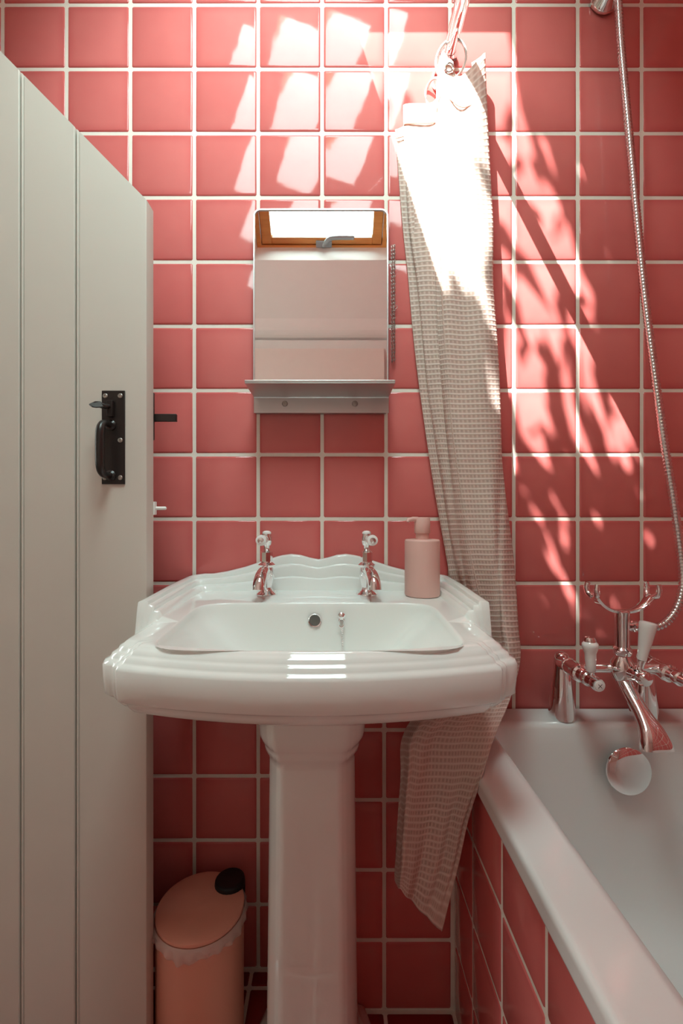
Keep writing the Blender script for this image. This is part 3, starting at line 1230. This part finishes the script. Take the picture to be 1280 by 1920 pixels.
for s in (-1, 1):
    for q in (-1, 1):
        x0_ = cx + s * .055
        pts = catmull([(x0_, cyv + q * .006, zc + .028), (x0_ + s * .003, cyv + q * .0155, zc + .034), (x0_ + s * .0045, cyv + q * .0175, zc + .044), (x0_ + s * .003, cyv + q * .0165, zc + .054)], 4)
        m.tube(pts, [0.0056] * 5 + [0.0052] * 4 + [0.0048] * (len(pts) - 9), 10)
m.build('handset_cradle', 'chrome', rise, angle=50)
# hose outlet on the riser
m = MB()
m.lathe([(0.0085, .008), (0.0085, .018), (0.0105, .019), (0.0105, .028), (0.0085, .030), (0.0085, .040)], (cx, cyv, 0.7765), (1, 0, 0), 22)
m.build('hose_outlet', 'chrome', rise)
# diverter reaching forward with its ceramic lever
m = MB()
m.lathe([(0.0125, .010), (0.0135, .022), (0.0125, .026), (0.0125, .040), (0.0140, .042), (0.0140, .050), (0.0115, .054), (0, .0555)], (cx + .004, cyv, ZB + .004), (0.16, -1, -.05), 26)
m.lathe([(0.0062, 0), (0.0056, .012), (0.0072, .016), (0.0072, .019)], (cx + .010, cyv - .036, ZB + .014), (0.16, -.03, 1), 18)
dv = m.build('diverter', 'chrome', mixer)
m = MB()
m.lathe([(0.0062, .019), (0.0078, .020), (0.0092, .036), (0.0120, .060), (0.0142, .080), (0.0150, .087), (0.0142, .0905), (0.009, .092), (0, .0925)], (cx + .010, cyv - .036, ZB + .014), (0.16, -.03, 1), 28)
m.build('diverter_grip', 'white_ceramic', dv)
# spout
sp = [(cx, cyv - .004, ZB - .018), (cx, cyv - .020, ZB - .030), (cx, cyv - .040, ZB - .046), (cx + .001, cyv - .060, ZB - .062), (cx + .002, cyv - .078, ZB - .078), (cx + .002, cyv - .088, ZB - .094), (cx + .002, cyv - .091, ZB - .106)]
cp = catmull(sp, 4)
m = MB()
rings = []
nC = len(cp)
for k, c in enumerate(cp):
    t = k / (nC - 1)
    tg = (cp[min(k + 1, nC - 1)] - cp[max(k - 1, 0)]).normalized()
    sd_ = Vector((1, 0, 0))
    nn = tg.cross(sd_).normalized()
    rx = 0.0140 + 0.0140 * smooth(.35, 1, t)
    ry = 0.0120 + 0.002 * smooth(.4, 1, t)
    ring = []
    for j in range(24):
        a = 2 * PI * j / 24
        ca, sa = math.cos(a), math.sin(a)
        e_ = 2.0 + 1.2 * smooth(.3, 1, t)
        ring.append(c + sd_ * (rx * math.copysign(abs(ca) ** (2 / e_), ca)) + nn * (ry * math.copysign(abs(sa) ** (2 / e_), sa)))
    rings.append(ring)
m.loft(rings)
m.build('spout', 'chrome', mixer, angle=50)

# ------------------------------------------------------------------ shower hose and wall bracket
hpts = [P(1150, -60, .955), P(1158, 0, .955), P(1164, 90, .955), P(1178, 240, .952), P(1194, 410, .948), P(1209, 560, .94), P(1227, 700, .93), P(1245, 830, .92), P(1262, 935, .912), P(1275, 1030, .905),
        P(1280, 1090, .898), P(1270, 1138, .892), P(1247, 1168, .889), P(1222, 1177, .889), Vector((cx + .038, cyv, .7765))]
hp = catmull(hpts, 24)
# even spacing along the hose
L = [0]
for a, b in zip(hp, hp[1:]):
    L.append(L[-1] + (b - a).length)
step = 0.00235
pts, rr = [], []
j = 0
k = 0
s = 0.0
while s < L[-1]:
    while L[j + 1] < s:
        j += 1
    t = (s - L[j]) / max(1e-9, L[j + 1] - L[j])
    pts.append(hp[j].lerp(hp[j + 1], t))
    rr.append((0.0078, 0.0076, 0.0058)[k % 3])
    k += 1
    s += step
hose = thing('shower_hose', hpts[-1], 'corrugated chrome shower hose hanging in front of the pink tiles', 'shower hose')
m = MB()
m.tube(pts, rr, 12)
m.build('hose_spiral', 'hose_metal', hose, angle=80)
m = MB()
dirn = (hpts[-2] - hpts[-1]).normalized()
m.lathe([(0.0105, 0), (0.0105, .010), (0.0092, .014), (0.0085, .022)], hpts[-1] - dirn * .004, dirn, 20)
m.build('hose_nut', 'chrome', hose)

fc = P(1131, 3, 0.995)
brk = thing('shower_bracket', (fc.x, -0.0052, fc.z), 'conical chrome wall bracket for the shower hose at the top edge', 'bracket')
m = MB()
m.lathe([(0.0, 0), (0.0295, 0), (0.0300, .004), (0.0285, .007), (0.0130, .034), (0.0115, .040), (0.0115, .046)], (fc.x, -0.0052, fc.z), (0, -1, 0), 36)
m.build('flange', 'chrome', brk)
m = MB()
m.tube(catmull([(fc.x, -.048, fc.z), (fc.x + .004, -.052, fc.z + .03), (fc.x + .012, -.047, fc.z + .06), hpts[0] + Vector((0, 0, .028)), hpts[0] + Vector((0, 0, -.004))], 6), .0102, 18)
m.build('elbow', 'chrome', brk)

# ------------------------------------------------------------------ curtain rail, rings, curtain
RXX, RZ = 0.250, 1.988
rail = thing('curtain_rail', (RXX, -0.005, RZ), 'chrome shower curtain rail running out from the tiled wall', 'curtain rail')
m = MB()
m.lathe([(0.0125, 0), (0.0125, 1.60)], (RXX, -0.006, RZ), (0, -1, 0), 28)
m.build('rail_tube', 'chrome', rail)
m = MB()
m.lathe([(0.0142, 0.06), (0.0142, .60)], (RXX, -0.006, RZ), (0, -1, 0), 28)
m.build('rail_sleeve', 'chrome', rail)
m = MB()
m.lathe([(0.019, 0), (0.019, .004), (0.015, .008), (0.0135, .016)], (RXX, -0.0052, RZ), (0, -1, 0), 28)
m.build('wall_socket', 'chrome', rail)

ring_specs = [(P(845, 112, .968), (.35, 1, .25), .031, 'white curtain ring through the eyelet at the rail end'),
              (P(829, 140, .982), (.9, 1, 0.0), .024, 'white curtain ring half hidden behind the main curtain fold'),
              (P(811, 172, .985), (1, .8, .2), .020, 'white curtain ring dangling lowest, above the rear curtain fold')]
for (c, ax, R, lab) in ring_specs:
    m = MB()
    m.torus(c, ax, R, 0.0028, 32, 10, 1.15)
    o = m.build('curtain_ring', 'white_plastic', origin=c)
    tag(o, lab, 'curtain ring', 'curtain rings')

rows = []
rows.append([(741, 243, .992), (772, 222, .986), (757, 196, .979), (814, 190, .971), (819, 150, .965), (829, 100, .957), (862, 141, .949), (908, 100, .952), (884, 118, .978)])


def row(py, pxs, ds):
    rows.append([(x, py, d) for x, d in zip(pxs, ds)])


DS = (.992, .986, .979, .971, .965, .957, .948, .953, .978)
row(300, (745, 782, 760, 816, 816, 830, 876, 917, 896), DS)
row(420, (754, 788, 768, 813, 817, 832, 884, 923, 902), DS)
row(520, (765, 795, 782, 812, 820, 838, 890, 924, 906), (.99, .984, .976, .968, .96, .95, .94, .948, .972))
row(620, (774, 800, 792, 818, 824, 846, 898, 931, 912), (.988, .982, .974, .966, .956, .945, .933, .942, .968))
row(720, (785, 806, 803, 826, 832, 854, 905, 936, 918), (.986, .98, .971, .962, .95, .938, .925, .935, .96))
row(820, (799, 816, 817, 836, 842, 862, 911, 939, 928), (.984, .978, .968, .958, .945, .93, .917, .927, .952))
row(920, (815, 830, 834, 848, 856, 876, 918, 941, 945), (.984, .976, .966, .954, .94, .924, .91, .918, .942))
row(1020, (832, 846, 850, 860, 870, 890, 926, 941, 959), (.985, .975, .965, .952, .936, .918, .90, .905, .93))
row(1100, (847, 864, 868, 876, 886, 906, 933, 943, 966), (.99, .974, .962, .948, .93, .912, .892, .888, .915))
row(1170, (868, 880, 886, 894, 905, 920, 937, 946, 971), (.985, .97, .955, .938, .918, .90, .878, .866, .89))
row(1235, (886, 895, 902, 910, 918, 928, 941, 951, 976), (.95, .94, .93, .915, .90, .885, .865, .85, .87))
row(1305, (812, 822, 835, 850, 870, 890, 915, 940, 958), (.86, .86, .85, .845, .84, .835, .83, .82, .83))
row(1375, (757, 764, 776, 792, 815, 845, 882, 912, 930), (.82, .815, .80, .795, .80, .795, .785, .77, .77))
row(1450, (751, 760, 768, 782, 806, 836, 868, 893, 906), (.80, .79, .772, .776, .782, .772, .76, .745, .735))
row(1540, (746, 754, 760, 772, 796, 824, 850, 867, 876), (.79, .78, .762, .766, .772, .765, .755, .745, .742))
row(1630, (741, 748, 754, 766, 786, 812, 836, 850, 857), (.785, .776, .758, .762, .768, .762, .754, .747, .745))
rows.append([(741, 1652, .784), (746, 1662, .774), (750, 1668, .756), (760, 1678, .760), (776, 1695, .766), (793, 1712, .761), (808, 1727, .754), (820, 1740, .748), (828, 1746, .746)])

NU, NV = 9, 9
ctrl = [[P(*c) for c in r] for r in rows]
dense_rows = [catmull(r, NU) for r in ctrl]
ncol = len(dense_rows[0])
cols = [catmull([dense_rows[i][k] for i in range(len(rows))], NV) for k in range(ncol)]
nrow = len(cols[0])
verts, uvs = [], []
ulen = [0.0]
mid = nrow // 3
for k in range(1, ncol):
    ulen.append(ulen[-1] + max(0.004, (cols[k][mid] - cols[k - 1][mid]).length))
for r in range(nrow):
    for k in range(ncol):
        p = cols[k][r].copy()
        # crumple
        p.y += 0.0022 * math.sin(ulen[k] * 90 + r * .05) + 0.0015 * math.sin(r * .23 + k * .5)
        verts.append(p)
vlen = [[0.0] * ncol]
for r in range(1, nrow):
    vlen.append([vlen[-1][k] + (cols[k][r] - cols[k][r - 1]).length for k in range(ncol)])
faces = [(r * ncol + k, r * ncol + k + 1, (r + 1) * ncol + k + 1, (r + 1) * ncol + k) for r in range(nrow - 1) for k in range(ncol - 1)]
cur = thing('shower_curtain', P(800, 1745, .77), 'pale waffle weave shower curtain bunched beside the washbasin and tucked behind it', 'curtain')
mb = MB()
mb.add(verts, faces)
co = mb.build('cloth', 'waffle_cotton', cur, smooth=True, angle=180)
uvl = co.data.uv_layers.new(name='UVMap')
for poly in co.data.polygons:
    for li in poly.loop_indices:
        vi = co.data.loops[li].vertex_index
        r, k = divmod(vi, ncol)
        uvl.data[li].uv = (ulen[k], -sum(vlen[r]) / ncol)
sol = co.modifiers.new('solid', 'SOLIDIFY')
sol.thickness = 0.0022
sol.offset = 0
# hem seams: one below the top edge, one down the left side of the main fold
for (nm, path) in (('hem_seam', [cols[k][4] + Vector((0, -.0022, 0)) for k in range(0, ncol)]), ('side_seam', [cols[4 * NU + 4][r] + Vector((0, -.0025, 0)) for r in range(2, nrow - 60)])):
    m = MB()
    m.tube(path, 0.0013, 6)
    m.build(nm, 'waffle_cotton', cur)
ev = MB()
ec = P(841, 130, .951)
ev.torus(ec + Vector((0, -.003, 0)), (.1, 1, .1), .0085, .002, 20, 8)
ev.build('eyelet', 'chrome', cur)

# ------------------------------------------------------------------ pedal bin
bc = Vector((-0.2540, -0.122, 0.0035))
BR = 0.0825
BH = 0.232
binn = thing('pedal_bin', bc, 'small pink cylindrical pedal bin with black hinge on the floor', 'bin')
m = MB()
m.lathe([(BR - .004, 0), (BR - .001, .003), (BR - .001, BH), (BR - .004, BH), (BR - .004, .006), (0, .006)], bc, (0, 0, 1), 56)
m.build('body', 'bin_pink', binn)
m = MB()
m.lathe([(BR - .010, BH + .001), (BR - .001, BH + .003), (BR, BH + .0055), (BR - .001, BH + .009), (BR - .006, BH + .0108), (BR - .03, BH + .0125), (0, BH + .0135)], bc, (0, 0, 1), 56)
m.build('lid', 'bin_pink', binn)
hd = Vector((math.cos(math.radians(47)), math.sin(math.radians(47)), 0))
sdv = Vector((-hd.y, hd.x, 0))
m = MB()
hcn = bc + hd * (BR - .016)
pr = []
for zz, sc in ((BH + .008, 1.0), (BH + .0195, .97), (BH + .0225, .88)):
    ring = []
    for k in range(24):
        a = 2 * PI * k / 24
        ring.append(hcn + hd * (.031 * sc * math.cos(a)) + sdv * (.030 * sc * math.sin(a)) + Vector((0, 0, zz)))
    pr.append(ring)
m.loft(pr)
hb = bc + hd * (BR + .004)
m.add([hb + sdv * s * .016 + hd * q + Vector((0, 0, zz)) for zz in (BH - .055, BH + .014) for (s, q) in ((-1, -.005), (1, -.005), (1, .007), (-1, .007))],
      [(3, 2, 1, 0), (4, 5, 6, 7), (0, 1, 5, 4), (1, 2, 6, 5), (2, 3, 7, 6), (3, 0, 4, 7)])
m.build('hinge', 'black_plastic', binn, bevel=0.002)
# bin liner folded over the rim
m = MB()
rng = random.Random(3)
nk = 120
rg = []
prof = [(BR + .0005, BH + .0030), (BR + .0035, BH + .0005), (BR + .0048, BH - .004), (BR + .0036, BH - .008), (BR + .0016, BH - .0105)]
ph = [rng.uniform(0, 6.28) for _ in range(6)]
for (r, z) in prof:
    ring = []
    for k in range(nk):
        a = 2 * PI * k / nk
        fr = 0.5 + 0.5 * math.cos(a + 1.45)           # hangs lowest towards the room
        amp = (BH + .003 - z) / .0135
        j = math.sin(9 * a + ph[0]) + .7 * math.sin(17 * a + ph[1]) + .6 * math.sin(31 * a + ph[2])
        dz = -amp * .007 * fr * (1 + .6 * math.sin(5 * a + ph[3])) + amp * .0016 * j
        rr_ = r + amp * .0024 * math.sin(23 * a + ph[4]) + rng.uniform(0, .0022) * amp + amp * .002 * fr
        ring.append(bc + Vector((rr_ * math.cos(a), rr_ * math.sin(a), z + dz)))
    rg.append(ring)
m.loft(rg, cap0=False, cap1=False)
m.build('liner', 'liner_film', binn, angle=25)
m = MB()
m.box(bc.x - .022, bc.x + .022, bc.y - BR - .03, bc.y - BR + .004, .006, .012)
m.build('pedal', 'black_plastic', binn, bevel=.002)

# ------------------------------------------------------------------ tree outside the roof window, dappling the sun
rng = random.Random(11)
tree = thing('garden_tree', (-2.6, -3.4, -0.1), 'leafy tree overhanging the roof outside the skylight', 'tree')
m = MB()
tr = catmull([(-2.6, -3.4, -0.1), (-2.55, -3.3, 1.4), (-2.4, -3.0, 2.9), (-2.1, -2.6, 4.0), (-1.6, -2.3, 4.5), (-1.2, -2.2, 4.4)], 6)
m.tube(tr, [0.11 - 0.105 * (k / (len(tr) - 1)) for k in range(len(tr))], 12)
m.build('trunk', 'bark', tree)


def density(x, z):
    if x > 0.385 + 0.32 * (2.04 - z):
        return 1.0
    if z < 1.08:
        return 1.0
    if x < 0.365:
        if x < 0.17 and z < 1.96:
            return 0.42
        return 0.03 if z > 1.33 else 1.0
    if z > 1.94:
        return 0.02
    return 0.40


m = MB()
cnt = 0
for _ in range(5200):
    xw, zw = rng.uniform(-0.25, 1.0), rng.uniform(0.35, 2.2)
    if rng.random() > density(xw, zw) ** 1.25:
        continue
    if density(xw, zw) < .9 and rng.random() > .42:
        continue
    t = rng.uniform(2.0, 2.4)
    c = Vector((xw, 0, zw)) - SUN * t
    ln = rng.uniform(.09, .2)
    wd = rng.uniform(.012, .022)
    ax = Vector((.30 + rng.gauss(0, .22), rng.gauss(0, .3), -1)).normalized()
    sd_ = Vector((1, rng.gauss(0, .4), .3)).normalized()
    sd_ = (sd_ - ax * sd_.dot(ax)).normalized()
    m.add([c - ax * ln * .5, c - ax * ln * .1 + sd_ * wd, c + ax * ln * .5, c - ax * ln * .1 - sd_ * wd], [(0, 1, 2), (0, 2, 3)])
    cnt += 1
fo = m.build('foliage', 'leaf_green', tree, smooth=False)
fo['kind'] = 'stuff'
